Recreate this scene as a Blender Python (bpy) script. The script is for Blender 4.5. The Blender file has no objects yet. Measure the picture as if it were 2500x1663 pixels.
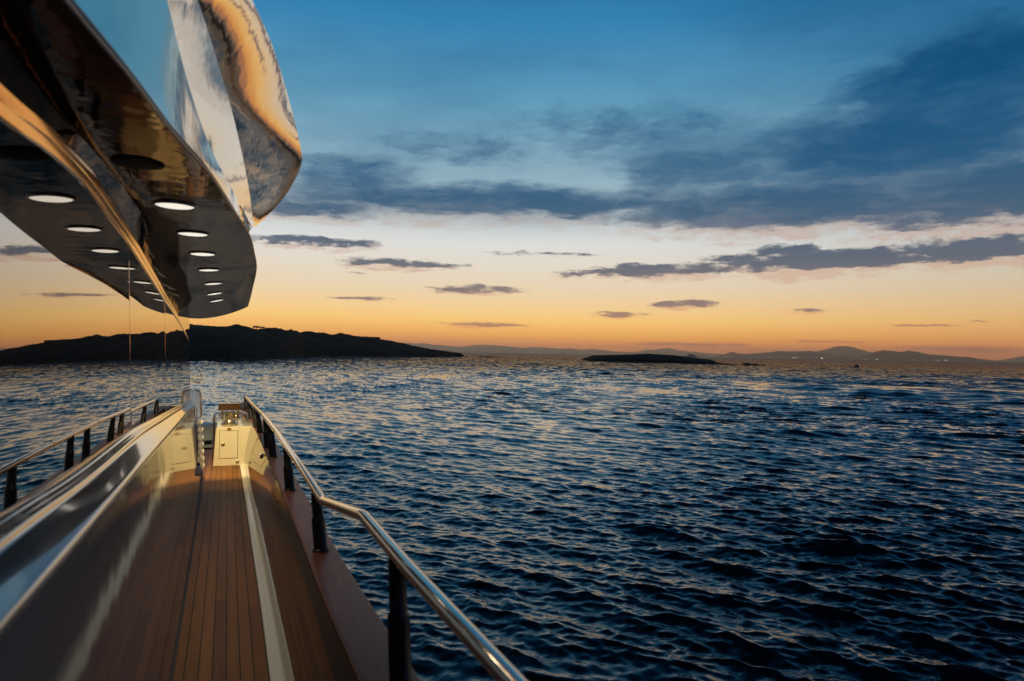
import bpy, bmesh, math, random
import numpy as np
from mathutils import Vector, Matrix
random.seed(7); rng = np.random.default_rng(11)
S = bpy.context.scene; COL = S.collection
R = math.radians
CAMZ = 3.9                       # eye height above the water; yacht shapes are written relative to it

# ------------------------------------------------------------------ helpers
def lin(r, g, b):
    f = lambda c: (c/255)/12.92 if c/255 <= .04045 else ((c/255+.055)/1.055)**2.4
    return (f(r), f(g), f(b), 1)

def mat(name, base=(.5,.5,.5), rough=.5, metal=0, ior=1.5, coat=0, bump=None, emit=None):
    m = bpy.data.materials.new(name); m.use_nodes = True
    nt = m.node_tree; p = nt.nodes['Principled BSDF']
    p.inputs['Base Color'].default_value = (*base[:3], 1)
    p.inputs['Roughness'].default_value = rough; p.inputs['Metallic'].default_value = metal
    p.inputs['IOR'].default_value = ior; p.inputs['Coat Weight'].default_value = coat
    p.inputs['Coat Roughness'].default_value = .04
    if emit:
        p.inputs['Emission Color'].default_value = (*emit[0][:3], 1); p.inputs['Emission Strength'].default_value = emit[1]
    if bump:                      # list of (scale vector, strength in metres, detail)
        last = None
        tc = nt.nodes.new('ShaderNodeTexCoord')
        for sc, dist, det in bump:
            mp = nt.nodes.new('ShaderNodeMapping'); mp.inputs['Scale'].default_value = sc
            nt.links.new(tc.outputs['Object'], mp.inputs['Vector'])
            nz = nt.nodes.new('ShaderNodeTexNoise'); nz.inputs['Scale'].default_value = 1; nz.inputs['Detail'].default_value = det
            nt.links.new(mp.outputs[0], nz.inputs['Vector'])
            bp = nt.nodes.new('ShaderNodeBump'); bp.inputs['Strength'].default_value = 1; bp.inputs['Distance'].default_value = dist
            nt.links.new(nz.outputs[0], bp.inputs['Height'])
            if last: nt.links.new(last.outputs[0], bp.inputs['Normal'])
            last = bp
        nt.links.new(last.outputs[0], p.inputs['Normal'])
        if coat: nt.links.new(last.outputs[0], p.inputs['Coat Normal'])
    return m

def N(nt, typ, **kw):
    n = nt.nodes.new(typ)
    for k, v in kw.items():
        setattr(n, k, v)
    return n

class NB:
    """tiny maths wrapper on a node tree"""
    def __init__(s, nt): s.nt = nt
    def m(s, op, a, b=None, c=None, clamp=False):
        n = s.nt.nodes.new('ShaderNodeMath'); n.operation = op; n.use_clamp = clamp
        for i, v in enumerate((a, b, c)):
            if v is None: continue
            if isinstance(v, (int, float)): n.inputs[i].default_value = v
            else: s.nt.links.new(v, n.inputs[i])
        return n.outputs[0]
    def mix(s, f, a, b, blend='MIX'):
        n = s.nt.nodes.new('ShaderNodeMix'); n.data_type = 'RGBA'; n.blend_type = blend; n.clamp_factor = True
        for sock, v in ((n.inputs[0], f), (n.inputs[6], a), (n.inputs[7], b)):
            if isinstance(v, (int, float)): sock.default_value = v
            elif isinstance(v, tuple): sock.default_value = (*v[:3], 1)
            else: s.nt.links.new(v, sock)
        return n.outputs[2]
    def ramp(s, f, stops, interp='LINEAR'):
        n = s.nt.nodes.new('ShaderNodeValToRGB'); cr = n.color_ramp; cr.interpolation = interp
        while len(cr.elements) < len(stops): cr.elements.new(.5)
        for e, (p, c) in zip(cr.elements, stops):
            e.position = p; e.color = (*c[:3], 1)
        s.nt.links.new(f, n.inputs[0]); return n.outputs[0]
    def smooth(s, v, lo, hi):
        n = s.nt.nodes.new('ShaderNodeMapRange'); n.interpolation_type = 'SMOOTHSTEP'
        s.nt.links.new(v, n.inputs[0]); n.inputs[1].default_value = lo; n.inputs[2].default_value = hi
        return n.outputs[0]
    def noise(s, vec, scale, detail=4, rough=.55, dim='3D'):
        n = s.nt.nodes.new('ShaderNodeTexNoise'); n.noise_dimensions = dim
        n.inputs['Scale'].default_value = scale; n.inputs['Detail'].default_value = detail; n.inputs['Roughness'].default_value = rough
        s.nt.links.new(vec, n.inputs['Vector']); return n.outputs[0]
    def xyz(s, x, y, z=0.0):
        n = s.nt.nodes.new('ShaderNodeCombineXYZ')
        for i, v in enumerate((x, y, z)):
            if isinstance(v, (int, float)): n.inputs[i].default_value = v
            else: s.nt.links.new(v, n.inputs[i])
        return n.outputs[0]

def empty(name, label, cat, loc, group=None):
    o = bpy.data.objects.new(name, None); o.empty_display_size = .3; COL.objects.link(o)
    o.location = loc; o['label'] = label; o['category'] = cat
    if group: o['group'] = group
    return o

def wloc(o):
    v = Vector((0,0,0))
    while o: v = v + o.location; o = o.parent
    return v

def obj(name, verts, faces, material, parent=None, smooth=True, kind=None, auto=None, bevel=0):
    me = bpy.data.meshes.new(name)
    if parent:
        b = wloc(parent); verts = [(v[0]-b.x, v[1]-b.y, v[2]-b.z) for v in verts]
    me.from_pydata(verts, [], faces)
    bm = bmesh.new(); bm.from_mesh(me); bmesh.ops.recalc_face_normals(bm, faces=bm.faces); bm.to_mesh(me); bm.free()
    me.materials.append(material)
    for p in me.polygons: p.use_smooth = smooth
    if auto is not None and smooth:
        me.set_sharp_from_angle(angle=R(auto))
    o = bpy.data.objects.new(name, me); COL.objects.link(o)
    if parent: o.parent = parent
    if kind: o['kind'] = kind
    if bevel:
        md = o.modifiers.new('bevel', 'BEVEL'); md.width = bevel; md.segments = 3; md.limit_method = 'ANGLE'; md.angle_limit = R(30)
    return o

def tagit(o, label, cat, group=None):
    o['label'] = label; o['category'] = cat
    if group: o['group'] = group
    return o

class MB:
    """collects shapes for one mesh"""
    def __init__(s): s.v = []; s.f = []
    def add(s, v, f):
        k = len(s.v); s.v += [tuple(map(float, q)) for q in v]; s.f += [[i+k for i in q] for q in f]; return s
    def box(s, x0, x1, y0, y1, z0, z1):
        v = [(x,y,z) for z in (z0,z1) for y in (y0,y1) for x in (x0,x1)]
        return s.add(v, [[0,2,3,1],[4,5,7,6],[0,1,5,4],[2,6,7,3],[0,4,6,2],[1,3,7,5]])
    def loft(s, rows, closed=False, caps=False):
        n = len(rows[0]); v = [p for r in rows for p in r]; f = []
        for i in range(len(rows)-1):
            for j in range(n if closed else n-1):
                a = i*n+j; b = i*n+(j+1) % n
                f.append([a, b, b+n, a+n])
        if caps:
            f.append(list(range(n))); f.append([(len(rows)-1)*n+j for j in range(n)])
        return s.add(v, f)
    def lathe(s, c, prof, n=24, caps=True):          # prof: (radius, z)
        rows = [[(c[0]+r*math.cos(2*math.pi*i/n), c[1]+r*math.sin(2*math.pi*i/n), c[2]+z) for i in range(n)] for r, z in prof]
        return s.loft(rows, True, caps)
    def tube(s, pts, rad, n=14, caps=True):
        pts = [Vector(p) for p in pts]; rows = []
        up = None
        for i, p in enumerate(pts):
            t = (pts[min(i+1, len(pts)-1)] - pts[max(i-1, 0)]).normalized()
            if up is None: up = Vector((0,0,1)) if abs(t.z) < .9 else Vector((1,0,0))
            a = t.cross(up).normalized(); b = a.cross(t).normalized()
            r = rad[i] if isinstance(rad, (list, tuple)) else rad
            rows.append([tuple(p + a*(r*math.cos(2*math.pi*k/n)) + b*(r*math.sin(2*math.pi*k/n))) for k in range(n)])
        return s.loft(rows, True, caps)
    def build(s, name, material, parent=None, dz=0, **kw):
        v = [(a, b, c+dz) for a, b, c in s.v]
        return obj(name, v, s.f, material, parent, **kw)

def interp(tab, x):
    """smooth (monotone-ish) interpolation of a table [(x, y...)]"""
    xs = [t[0] for t in tab]
    if x <= xs[0]: i = 0
    elif x >= xs[-1]: i = len(xs)-2
    else: i = max(j for j in range(len(xs)-1) if xs[j] <= x)
    x0, x1 = xs[i], xs[i+1]; t = (x-x0)/(x1-x0); out = []
    for k in range(1, len(tab[0])):
        y0, y1 = tab[i][k], tab[i+1][k]
        s = (y1-y0)/(x1-x0)
        m0 = s if i == 0 else .5*(s+(y0-tab[i-1][k])/(x0-xs[i-1]))
        m1 = s if i+2 >= len(tab) else .5*(s+(tab[i+2][k]-y1)/(xs[i+2]-x1))
        if x < x0 or x > x1: out.append(y0+s*(x-x0)); continue
        h = x1-x0
        out.append((2*t**3-3*t**2+1)*y0+(t**3-2*t**2+t)*h*m0+(-2*t**3+3*t**2)*y1+(t**3-t**2)*h*m1)
    return out[0] if len(out) == 1 else out

def curve(pts, n):
    tab = [(i, *p) for i, p in enumerate(pts)]
    return [interp(tab, (len(pts)-1)*i/(n-1)) for i in range(n)]

def frange(a, b, n): return [a+(b-a)*i/(n-1) for i in range(n)]

# ------------------------------------------------------------------ render / camera
S.render.engine = 'CYCLES'
S.view_settings.view_transform = 'Standard'; S.view_settings.look = 'None'
S.view_settings.exposure = 0; S.view_settings.gamma = 1
S.cycles.max_bounces = 10; S.cycles.glossy_bounces = 8; S.cycles.diffuse_bounces = 3; S.cycles.volume_bounces = 0
S.cycles.use_denoising = True
S.cycles.sample_clamp_indirect = 6
yaw, pitch, roll = R(22.6), R(1.03), R(1.02)
fw = Vector((math.sin(yaw)*math.cos(pitch), math.cos(yaw)*math.cos(pitch), math.sin(pitch)))
r0 = Vector((math.cos(yaw), -math.sin(yaw), 0)); u0 = r0.cross(fw)
rt = r0*math.cos(roll)+u0*math.sin(roll); up = rt.cross(fw)
cam = bpy.data.cameras.new('camera'); co = bpy.data.objects.new('camera', cam); COL.objects.link(co)
cam.lens = 24.005; cam.sensor_width = 36; cam.clip_end = 60000; cam.clip_start = .02
mw = Matrix.Identity(4)
for i in range(3):
    mw[i][0] = rt[i]; mw[i][1] = up[i]; mw[i][2] = -fw[i]
mw[2][3] = CAMZ; co.matrix_world = mw
cam.dof.use_dof = True; cam.dof.focus_distance = 22; cam.dof.aperture_fstop = 2.2
S.camera = co

# ------------------------------------------------------------------ sky
W = bpy.data.worlds.new('World'); S.world = W; W.use_nodes = True
nt = W.node_tree; nb = NB(nt)
bg = nt.nodes['Background']
tc = nt.nodes.new('ShaderNodeTexCoord'); sp = nt.nodes.new('ShaderNodeSeparateXYZ')
nt.links.new(tc.outputs['Generated'], sp.inputs[0])
DX, DY, DZ = sp.outputs
el = nb.m('MULTIPLY', nb.m('ARCSINE', nb.m('MAXIMUM', nb.m('MINIMUM', DZ, .9999), -.9999)), 57.2958)
az = nb.m('MULTIPLY', nb.m('ARCTAN2', DX, DY), 57.2958)
ef = nb.m('POWER', nb.m('DIVIDE', nb.m('MAXIMUM', el, 0.0), 90.0), .5)        # finer near the horizon
E_ = lambda d: math.sqrt(d/90)
hot = lambda *c: tuple(1.18*v for v in lin(*c))
glow = [(E_(0), hot(255,118,36)), (E_(.7), hot(255,140,44)), (E_(1.5), hot(255,176,68)), (E_(2.8), hot(250,200,112)), (E_(5.2), lin(240,216,178)),
        (E_(9), lin(222,222,218)), (E_(13), lin(156,182,192)), (E_(17), lin(122,164,186)), (E_(21), lin(90,150,182)), (E_(26), lin(50,128,176)), (E_(34), lin(22,80,124)), (E_(60), lin(7,32,58)), (1, lin(5,20,40))]
away = [(E_(0), lin(232,118,66)), (E_(1.2), lin(240,150,82)), (E_(3), lin(228,178,116)), (E_(6), lin(202,190,166)), (E_(10), lin(160,174,180)), (E_(16), lin(64,118,150)),
        (E_(22), lin(8,88,138)), (E_(28), lin(2,60,104)), (E_(50), lin(3,24,46)), (1, lin(3,16,32))]
back = [(0, lin(66,58,74)), (E_(5), lin(80,72,90)), (E_(14), lin(52,64,92)), (E_(30), lin(20,42,70)), (1, lin(5,22,40))]
gl = nb.ramp(ef, glow); aw = nb.ramp(ef, away); bk = nb.ramp(ef, back)
# angular distance from the sunset, from the horizontal direction cosine
hl = nb.m('SQRT', nb.m('ADD', nb.m('MULTIPLY', DX, DX), nb.m('MULTIPLY', DY, DY)))
SAZ = R(8)
cs = nb.m('DIVIDE', nb.m('ADD', nb.m('MULTIPLY', DX, math.sin(SAZ)), nb.m('MULTIPLY', DY, math.cos(SAZ))), nb.m('MAXIMUM', hl, .001))
ad = nb.m('MULTIPLY', nb.m('ARCCOSINE', nb.m('MAXIMUM', nb.m('MINIMUM', cs, .9999), -.9999)), 57.2958)
sky = nb.mix(nb.smooth(ad, 18, 72), gl, aw)
sky = nb.mix(nb.smooth(ad, 70, 140), sky, bk)
# clouds, in azimuth / elevation
wv = nb.xyz(nb.m('MULTIPLY', az, .09), nb.m('MULTIPLY', el, .30))
w1 = nb.noise(wv, 1.0, 6, .6); w2 = nb.noise(nb.xyz(nb.m('MULTIPLY', az, .30), nb.m('MULTIPLY', el, 1.3), 7.0), 1.0, 5, .65)
w3 = nb.noise(nb.xyz(nb.m('MULTIPLY', az, .12), nb.m('MULTIPLY', el, .42), 3.0), 1.0, 4, .5)
azd = nb.m('ADD', az, nb.m('ADD', nb.m('MULTIPLY', nb.m('SUBTRACT', w1, .5), 9.0), nb.m('MULTIPLY', nb.m('SUBTRACT', w2, .5), 3.0)))
hf = nb.m('ADD', .10, nb.m('MULTIPLY', nb.m('MINIMUM', nb.m('MAXIMUM', el, 0.0), 16.0), .075))   # wobble grows with elevation
eld = nb.m('ADD', el, nb.m('MULTIPLY', hf, nb.m('ADD', nb.m('MULTIPLY', nb.m('SUBTRACT', w3, .5), 1.5), nb.m('MULTIPLY', nb.m('SUBTRACT', w2, .5), 1.8))))
CL = [(20,12.2,24,2.2,1.1,.95),(45,11.3,20,2.8,1.4,1.0),(58,11,13,4,2,1.0),(52,15,14,4.6,3,.9),(58,19,12,5,4.5,.95),(38,14.6,9,2.6,2.2,.7),(9,13.6,8,3.0,1.8,.68),(5,11.2,9,1.3,.75,.8),(31,18.2,15,2.6,2.6,.42),(18,16.5,11,2.2,2,.42),
      (57,7.6,7,1.3,.85,1.1),(46.5,7.45,9.8,1.0,.8,1.05),(43.5,8.2,3.6,.7,.8,.9),(34.1,6.85,8.6,.85,.5,.95),
      (6.2,8.5,6.5,.6,.42,.85),(13.2,7.2,6.4,.5,.34,.9),(19.7,5.2,6,.5,.30,.75),(36.9,4.05,3.8,.46,.27,.9),(19.7,2.35,5,.26,.20,.65),(31.3,3.3,3.4,.32,.20,.6),
      (46,3.65,2,.20,.22,.6),(54.5,2.55,3.2,.09,.08,.6),(57.6,2.8,1.9,.08,.08,.5),(36.9,.95,6,.2,.15,.7),(56,.85,5,.36,.2,.7),(9.5,4.2,2.4,.2,.16,.55),(48,1.3,4,.1,.1,.5),(25,8.2,7,.25,.25,.4),(9,6.4,2,.2,.15,.5)]
body = None; pink = None
for a0, e0, wa, wu, wd, st in CL:
    qx = nb.m('DIVIDE', nb.m('SUBTRACT', azd, a0), wa); qx2 = nb.m('MULTIPLY', qx, qx)
    dy = nb.m('SUBTRACT', eld, e0)
    qu = nb.m('MAXIMUM', nb.m('DIVIDE', dy, wu), nb.m('DIVIDE', dy, -wd))
    qp = nb.m('MAXIMUM', nb.m('DIVIDE', dy, wu*.8), nb.m('DIVIDE', dy, -wd*2.1))
    b_ = nb.m('MULTIPLY', nb.m('SUBTRACT', 1.0, nb.m('MULTIPLY_ADD', qu, qu, qx2), clamp=True), st*1.5)
    p_ = nb.m('MULTIPLY', nb.m('SUBTRACT', 1.0, nb.m('MULTIPLY_ADD', qp, qp, qx2), clamp=True), st*1.3)
    body = b_ if body is None else nb.m('MAXIMUM', body, b_)
    pink = p_ if pink is None else nb.m('MAXIMUM', pink, p_)
sqe = nb.m('SQRT', nb.m('MAXIMUM', eld, 0.0))
st1 = nb.noise(nb.xyz(nb.m('MULTIPLY', azd, .22), nb.m('MULTIPLY', sqe, 4.6), 11.0), 1.0, 7, .64)
fib = nb.m('MULTIPLY', nb.m('SUBTRACT', nb.m('ADD', nb.m('MULTIPLY', st1, .65), nb.m('MULTIPLY', w2, .35)), .5), 2.1)
lo_ = (nb.m('MULTIPLY_ADD', nb.smooth(el, 8.5, 11.5), -.55, 1.18), .2)
hi_ = nb.m('MULTIPLY_ADD', nb.smooth(el, 7.5, 11.0), .20, 1.05)
st2 = nb.noise(nb.xyz(nb.m('MULTIPLY', az, .62), nb.m('MULTIPLY', nb.m('SQRT', nb.m('MAXIMUM', nb.m('MULTIPLY_ADD', nb.m('SUBTRACT', w2, .5), .9, el), 0.0)), 13.0), 31.0), 1.0, 6, .66)
fib = nb.m('ADD', fib, nb.m('MULTIPLY', nb.m('SUBTRACT', st2, .5), nb.m('MULTIPLY_ADD', nb.smooth(el, 8.5, 11.5), -1.7, 2.3)))
def cover(m):
    return nb.smooth(nb.m('DIVIDE', nb.m('ADD', m, nb.m('MULTIPLY', fib, nb.m('MULTIPLY_ADD', nb.smooth(m, .0, .5), lo_[0], lo_[1]))), hi_), .10, 1.0)
body = cover(body); pink = cover(pink)
veil = nb.m('MULTIPLY', nb.m('MULTIPLY', nb.smooth(nb.noise(nb.xyz(nb.m('MULTIPLY', azd, .05), nb.m('MULTIPLY', eld, .16), 23.0), 1.0, 5, .55), .40, .68), nb.smooth(el, 9.5, 12.5)), nb.smooth(el, 34.0, 18.0))
veil = nb.m('MULTIPLY', veil, nb.m('MULTIPLY_ADD', nb.smooth(az, 10.0, 50.0), .35, .40))
sky = nb.mix(veil, sky, nb.ramp(ef, [(E_(9), lin(120,140,156)), (E_(13), lin(84,122,148)), (E_(19), lin(44,104,142)), (E_(30), lin(20,84,128))]))
clcol = nb.ramp(ef, [(E_(.5), lin(200,104,70)), (E_(2.2), lin(186,128,92)), (E_(4), lin(138,116,112)), (E_(7.5), lin(78,94,112)), (E_(10.5), lin(52,88,116)), (E_(14), lin(28,84,122)), (E_(19), lin(4,74,116)), (E_(30), lin(1,54,90))])
pkcol = nb.ramp(ef, [(E_(.5), lin(226,112,74)), (E_(3), lin(222,150,108)), (E_(6), lin(210,168,144)), (E_(10), lin(194,164,148)), (E_(11.5), lin(150,148,152)), (E_(14), lin(96,130,154)), (E_(20), lin(60,110,150))])
sky = nb.mix(nb.m('MULTIPLY', pink, .66), sky, pkcol)
clcol = nb.mix(nb.m('MULTIPLY', nb.smooth(nb.m('ADD', w1, nb.m('MULTIPLY', nb.m('SUBTRACT', w2, .5), .8)), .42, .72), nb.m('MULTIPLY_ADD', nb.smooth(el, 8.0, 12.0), .40, .10)), clcol, nb.mix(.45, clcol, sky))
sky = nb.mix(nb.m('MULTIPLY', body, .95), sky, clcol)
sky = nb.mix(nb.smooth(el, 0.0, -1.5), sky, lin(20,26,34))
nt.links.new(sky, bg.inputs['Color']); bg.inputs['Strength'].default_value = 1.06
W.cycles.sampling_method = 'MANUAL'; W.cycles.sample_map_resolution = 512

# ------------------------------------------------------------------ materials
def silver(name, base, metal, rough, b, coat=.35):
    return mat(name, base, rough, metal, 1.5, coat, bump=b)
M = {}
M['overhang'] = mat('overhang_gloss_paint', (.03,.025,.02), .5, bump=[((.8,.6,.8), .003, 2), ((4,5.5,4), .0026, 2)])
def gloss_layer(m, col, rough):                     # a dark lacquer: even mirror layer over a dark coat
    nt = m.node_tree; p = nt.nodes['Principled BSDF']; p.inputs['Specular IOR Level'].default_value = 0
    g = nt.nodes.new('ShaderNodeBsdfGlossy'); g.inputs['Color'].default_value = (*col, 1); g.inputs['Roughness'].default_value = rough
    for l in list(p.inputs['Normal'].links): nt.links.new(l.from_socket, g.inputs['Normal'])
    a = nt.nodes.new('ShaderNodeAddShader'); nt.links.new(p.outputs[0], a.inputs[0]); nt.links.new(g.outputs[0], a.inputs[1])
    nt.links.new(a.outputs[0], nt.nodes['Material Output'].inputs[0])
gloss_layer(M['overhang'], (.22,.185,.165), .04)
M['moulding'] = mat('bronze_moulding', (.64,.38,.21), .07, .95, bump=[((3,1.5,3), .0003, 1)])
M['wing'] = silver('wing_gloss_paint', (.86,.74,.62), .85, .04, [((1.2,1.6,1.2), .0003, 1), ((9,11,9), .0009, 2)])
M['side'] = mat('cabin_side_gelcoat', (.235,.225,.225), .05, .06, 1.42, 0, bump=[((1.2,2.6,1.2), .0014, 1), ((5,5,5), .0003, 1)])
M['sill'] = mat('sill_gelcoat', (.13,.13,.135), .10, .20, 1.65, 1, bump=[((2,.9,2), .0006, 1)])
M['bulwark'] = mat('bulwark_gelcoat', (.125,.105,.095), .035, .18, 1.6, 0, bump=[((1.2,2.4,1.2), .0014, 1), ((6,6,6), .0003, 1)])
M['white'] = mat('white_gelcoat', (.90,.87,.80), .28, 0, 1.5, .3)
M['cream'] = mat('cream_gelcoat', (.72,.66,.50), .25, 0, 1.5, .4)
M['seal'] = mat('pale_sealant', (.45,.36,.30), .35)
M['black'] = mat('black_post_paint', (.012,.010,.009), .3, 0, 1.4, 0)
M['rubber'] = mat('black_rubber', (.012,.012,.013), .5)
M['steel'] = mat('polished_steel', (.64,.54,.46), .07, 1)
M['brass'] = mat('warm_chrome', (.60,.50,.32), .22, .85)
M['grey'] = mat('grey_vinyl', (.46,.46,.50), .55)
M['tender'] = mat('tender_grey_gelcoat', (.42,.46,.46), .3, 0, 1.5, .3)
M['hull'] = mat('dark_hull_paint', (.02,.025,.035), .12, 0, 1.5, .5)
M['core'] = mat('dark_interior', (.01,.01,.011), .6)
M['line'] = mat('dark_joint', (.02,.014,.01), .6)
M['lamp'] = mat('lamp_lens', (.8,.8,.75), .3, emit=((1,.93,.80), .92))
M['speaker'] = mat('speaker_mesh', (.008,.008,.008), .7)

def glass():
    m = bpy.data.materials.new('mirror_tinted_glass'); m.use_nodes = True; nt = m.node_tree; nb = NB(nt)
    p = nt.nodes['Principled BSDF']; p.inputs['Base Color'].default_value = (.004,.004,.005,1); p.inputs['Roughness'].default_value = .3; p.inputs['Specular IOR Level'].default_value = 0
    g = nt.nodes.new('ShaderNodeBsdfGlossy'); g.inputs['Roughness'].default_value = .012; g.inputs['Color'].default_value = (.93,.88,.84,1)
    mx = nt.nodes.new('ShaderNodeMixShader'); lw = nt.nodes.new('ShaderNodeLayerWeight'); lw.inputs[0].default_value = .5
    f = nb.m('MULTIPLY_ADD', nb.m('POWER', lw.outputs['Facing'], 3.0), .55, .38, clamp=True)
    nt.links.new(f, mx.inputs[0]); nt.links.new(p.outputs[0], mx.inputs[1]); nt.links.new(g.outputs[0], mx.inputs[2])
    nt.links.new(mx.outputs[0], nt.nodes['Material Output'].inputs[0]); return m
M['glass'] = glass()

def wood(name, c1, c2, seam=None, rough=.35, coat=.2, spacing=.0895, off=.224):
    m = mat(name, c1, rough, 0, 1.5, coat); nt = m.node_tree; nb = NB(nt); p = nt.nodes['Principled BSDF']; p.inputs['Specular IOR Level'].default_value = .14
    tc = nt.nodes.new('ShaderNodeTexCoord'); s = nt.nodes.new('ShaderNodeSeparateXYZ'); nt.links.new(tc.outputs['Object'], s.inputs[0])
    x, y, z = s.outputs
    g = nb.noise(nb.xyz(nb.m('MULTIPLY', x, 55), nb.m('MULTIPLY', y, 2.2), nb.m('MULTIPLY', z, 55)), 1, 5, .6)
    g2 = nb.noise(nb.xyz(nb.m('MULTIPLY', x, 6), nb.m('MULTIPLY', y, .7), z), 1, 3, .5)
    f = nb.m('ADD', nb.m('MULTIPLY', g, .65), nb.m('MULTIPLY', g2, .55)); f = nb.smooth(f, .35, .85)
    if seam:
        u = nb.m('DIVIDE', nb.m('ADD', x, off), spacing); fl = nb.m('FLOOR', u)
        wn = nt.nodes.new('ShaderNodeTexWhiteNoise'); wn.noise_dimensions = '2D'
        nt.links.new(nb.xyz(fl, nb.m('FLOOR', nb.m('ADD', nb.m('DIVIDE', y, 2.6), nb.m('MULTIPLY', fl, .37)))), wn.inputs['Vector'])
        f = nb.m('ADD', nb.m('MULTIPLY', f, .5), nb.m('MULTIPLY', wn.outputs['Value'], .5))
    c = nb.mix(f, c1, c2)
    if seam:
        fr = nb.m('FRACT', u); d = nb.m('MINIMUM', fr, nb.m('SUBTRACT', 1.0, fr))
        c = nb.mix(nb.m('LESS_THAN', d, .045), c, seam)
    nt.links.new(c, p.inputs['Base Color'])
    bp = nt.nodes.new('ShaderNodeBump'); bp.inputs['Distance'].default_value = .0006; nt.links.new(g, bp.inputs['Height']); nt.links.new(bp.outputs[0], p.inputs['Normal'])
    return m
M['deck'] = wood('teak_planking', (.135,.050,.015), (.33,.14,.046), (.003,.0025,.002), .5, 0)
M['cap'] = wood('varnished_cap_timber', (.125,.043,.026), (.21,.074,.043), None, .42, .0)
M['board'] = wood('varnished_board_timber', (.20,.085,.03), (.30,.13,.05), None, .25, .5)

# ------------------------------------------------------------------ the motor yacht
Z = CAMZ
yacht = empty('motor_yacht', 'motor yacht with teak side deck, polished grey sides, mirrored windows and steel rail', 'yacht', (0, 6, 0))
DK = -2.25                                                            # deck level below the eye
def xw(y):                                                            # glass line drifts outboard aft
    a, b = math.tan(R(.4)), math.tan(R(.7))
    return 0 if y < 5.18 else (y-5.18)*a if y < 7.73 else (7.73-5.18)*a+(y-7.73)*b
TILT = R(2)
def gx(y, z): return -.6/math.cos(TILT)-z*math.tan(TILT)+xw(y)
trim_t = [(-1.5,.52),(.5,.60),(1.5,.635),(2.4,.684),(2.92,.734),(3.3,.757),(3.6,.766),(4.15,.752),(4.9,.721),(5.97,.636),(7.64,.497),(9.73,.310),(11.01,.151),(11.65,.079)]
bot_t = [(-1.5,-.42),(.5,-.455),(2.35,-.493),(3.19,-.530),(5.2,-.565),(6.74,-.625),(9.43,-.728),(11.48,-.80)]
zl_t = [(-1.5,-.53),(.5,-.56),(1.74,-.584),(2.42,-.602),(3.94,-.633),(6.46,-.705),(10.22,-.83),(11.4,-.89),(12.0,-.985),(12.6,-1.10),(13.5,-1.27)]
def xl(y, z):                                                         # lower cabin side, leaning in 4 degrees
    b = interp([(-1.5,-.300),(5,-.300),(9.2,-.318),(11,-.332),(13.6,-.366)], y)
    return b-(z-DK)*math.tan(R(4.0 if y < 9 else 4.0-(y-9)*.25))
# window panes
for k, (y0, y1) in enumerate(((-1.5,5.172),(5.192,7.722),(7.738,11.55))):
    mb = MB(); ys = frange(y0, y1, 24); rows = []
    for y in ys:
        zb, zt = interp(bot_t, y)-.01, .80 if y < 9 else .80-.06*(y-9)
        rows.append([(gx(y,zb), y, zb), (gx(y,zt), y, zt), (gx(y,zt)-.014, y, zt), (gx(y,zb)-.014, y, zb)])
    mb.loft(rows, True, True).build('window_pane', M['glass'], yacht, Z, smooth=False)
for y in (5.182, 7.730):
    zb, zt = interp(bot_t, y), interp(trim_t, y)+.04
    MB().loft([[(gx(y,z)+dx, y+dy, z) for dx, dy in ((-.012,-.0085),(.0005,-.0085),(.0015,0),(.0005,.0085),(-.012,.0085))] for z in frange(zb, zt, 6)], True, True).build('pane_seal', M['moulding'], yacht, Z, smooth=False)
# solid house behind the glass
ys = frange(-1.5, 11.5, 14); rows = []
for y in ys:
    rows.append([(gx(y,-.95)-.03, y, -.95), (gx(y,.70)-.03, y, .70 if y < 9 else .70-.05*(y-9)), (-4.4, y, .70 if y < 9 else .70-.05*(y-9)), (-4.4, y, -2.2), (xl(y,-2.2)-.06, y, -2.2), (xl(y,-1.0)-.06, y, -.97)])
MB().loft(rows, True, True).build('superstructure', M['core'], yacht, Z, smooth=False)
# moulding along the top of the windows; its flat face is shaped to mirror the low horizon glow towards the eye
def mould_tilt(y):
    z = interp(trim_t, y); x = gx(y, z); d = Vector((x, y, z)).normalized()
    t = Vector((gx(y+.05, interp(trim_t, y+.05))-x, .05, interp(trim_t, y+.05)-z)); best = (9, 0)
    for i in range(-40, 181):
        a = R(i*.25); n = Vector((0,0,1))
        v = Vector((math.sin(a), 0, math.cos(a))); n = t.cross(v).normalized()
        r = d-2*d.dot(n)*n; e = abs(math.degrees(math.asin(r.z))-2.0)
        if e < best[0]: best = (e, a)
    return best[1]
rows = []
for y in frange(-1.5, 11.35, 60):
    z = interp(trim_t, y); x = gx(y, z); s = 1 if y < 8 else max(.45, 1-(y-8)*.16)
    k = math.tan(mould_tilt(max(y, 2.3)))
    fx = lambda b: .010+k*(b+.030)
    prof = [(-.004,.040),(fx(.034)-.006,.039),(fx(.034),.034),(fx(.006),.006),(fx(.006)-.005,.003),(fx(-.001)-.001,-.001),(fx(-.030),-.030),(fx(-.030)-.005,-.034),(-.004,-.035)]
    rows.append([(x+a*s, y, z+b*s) for a, b in prof])
MB().loft(rows, True, True).build('window_moulding', M['moulding'], yacht, Z, auto=12)

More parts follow.
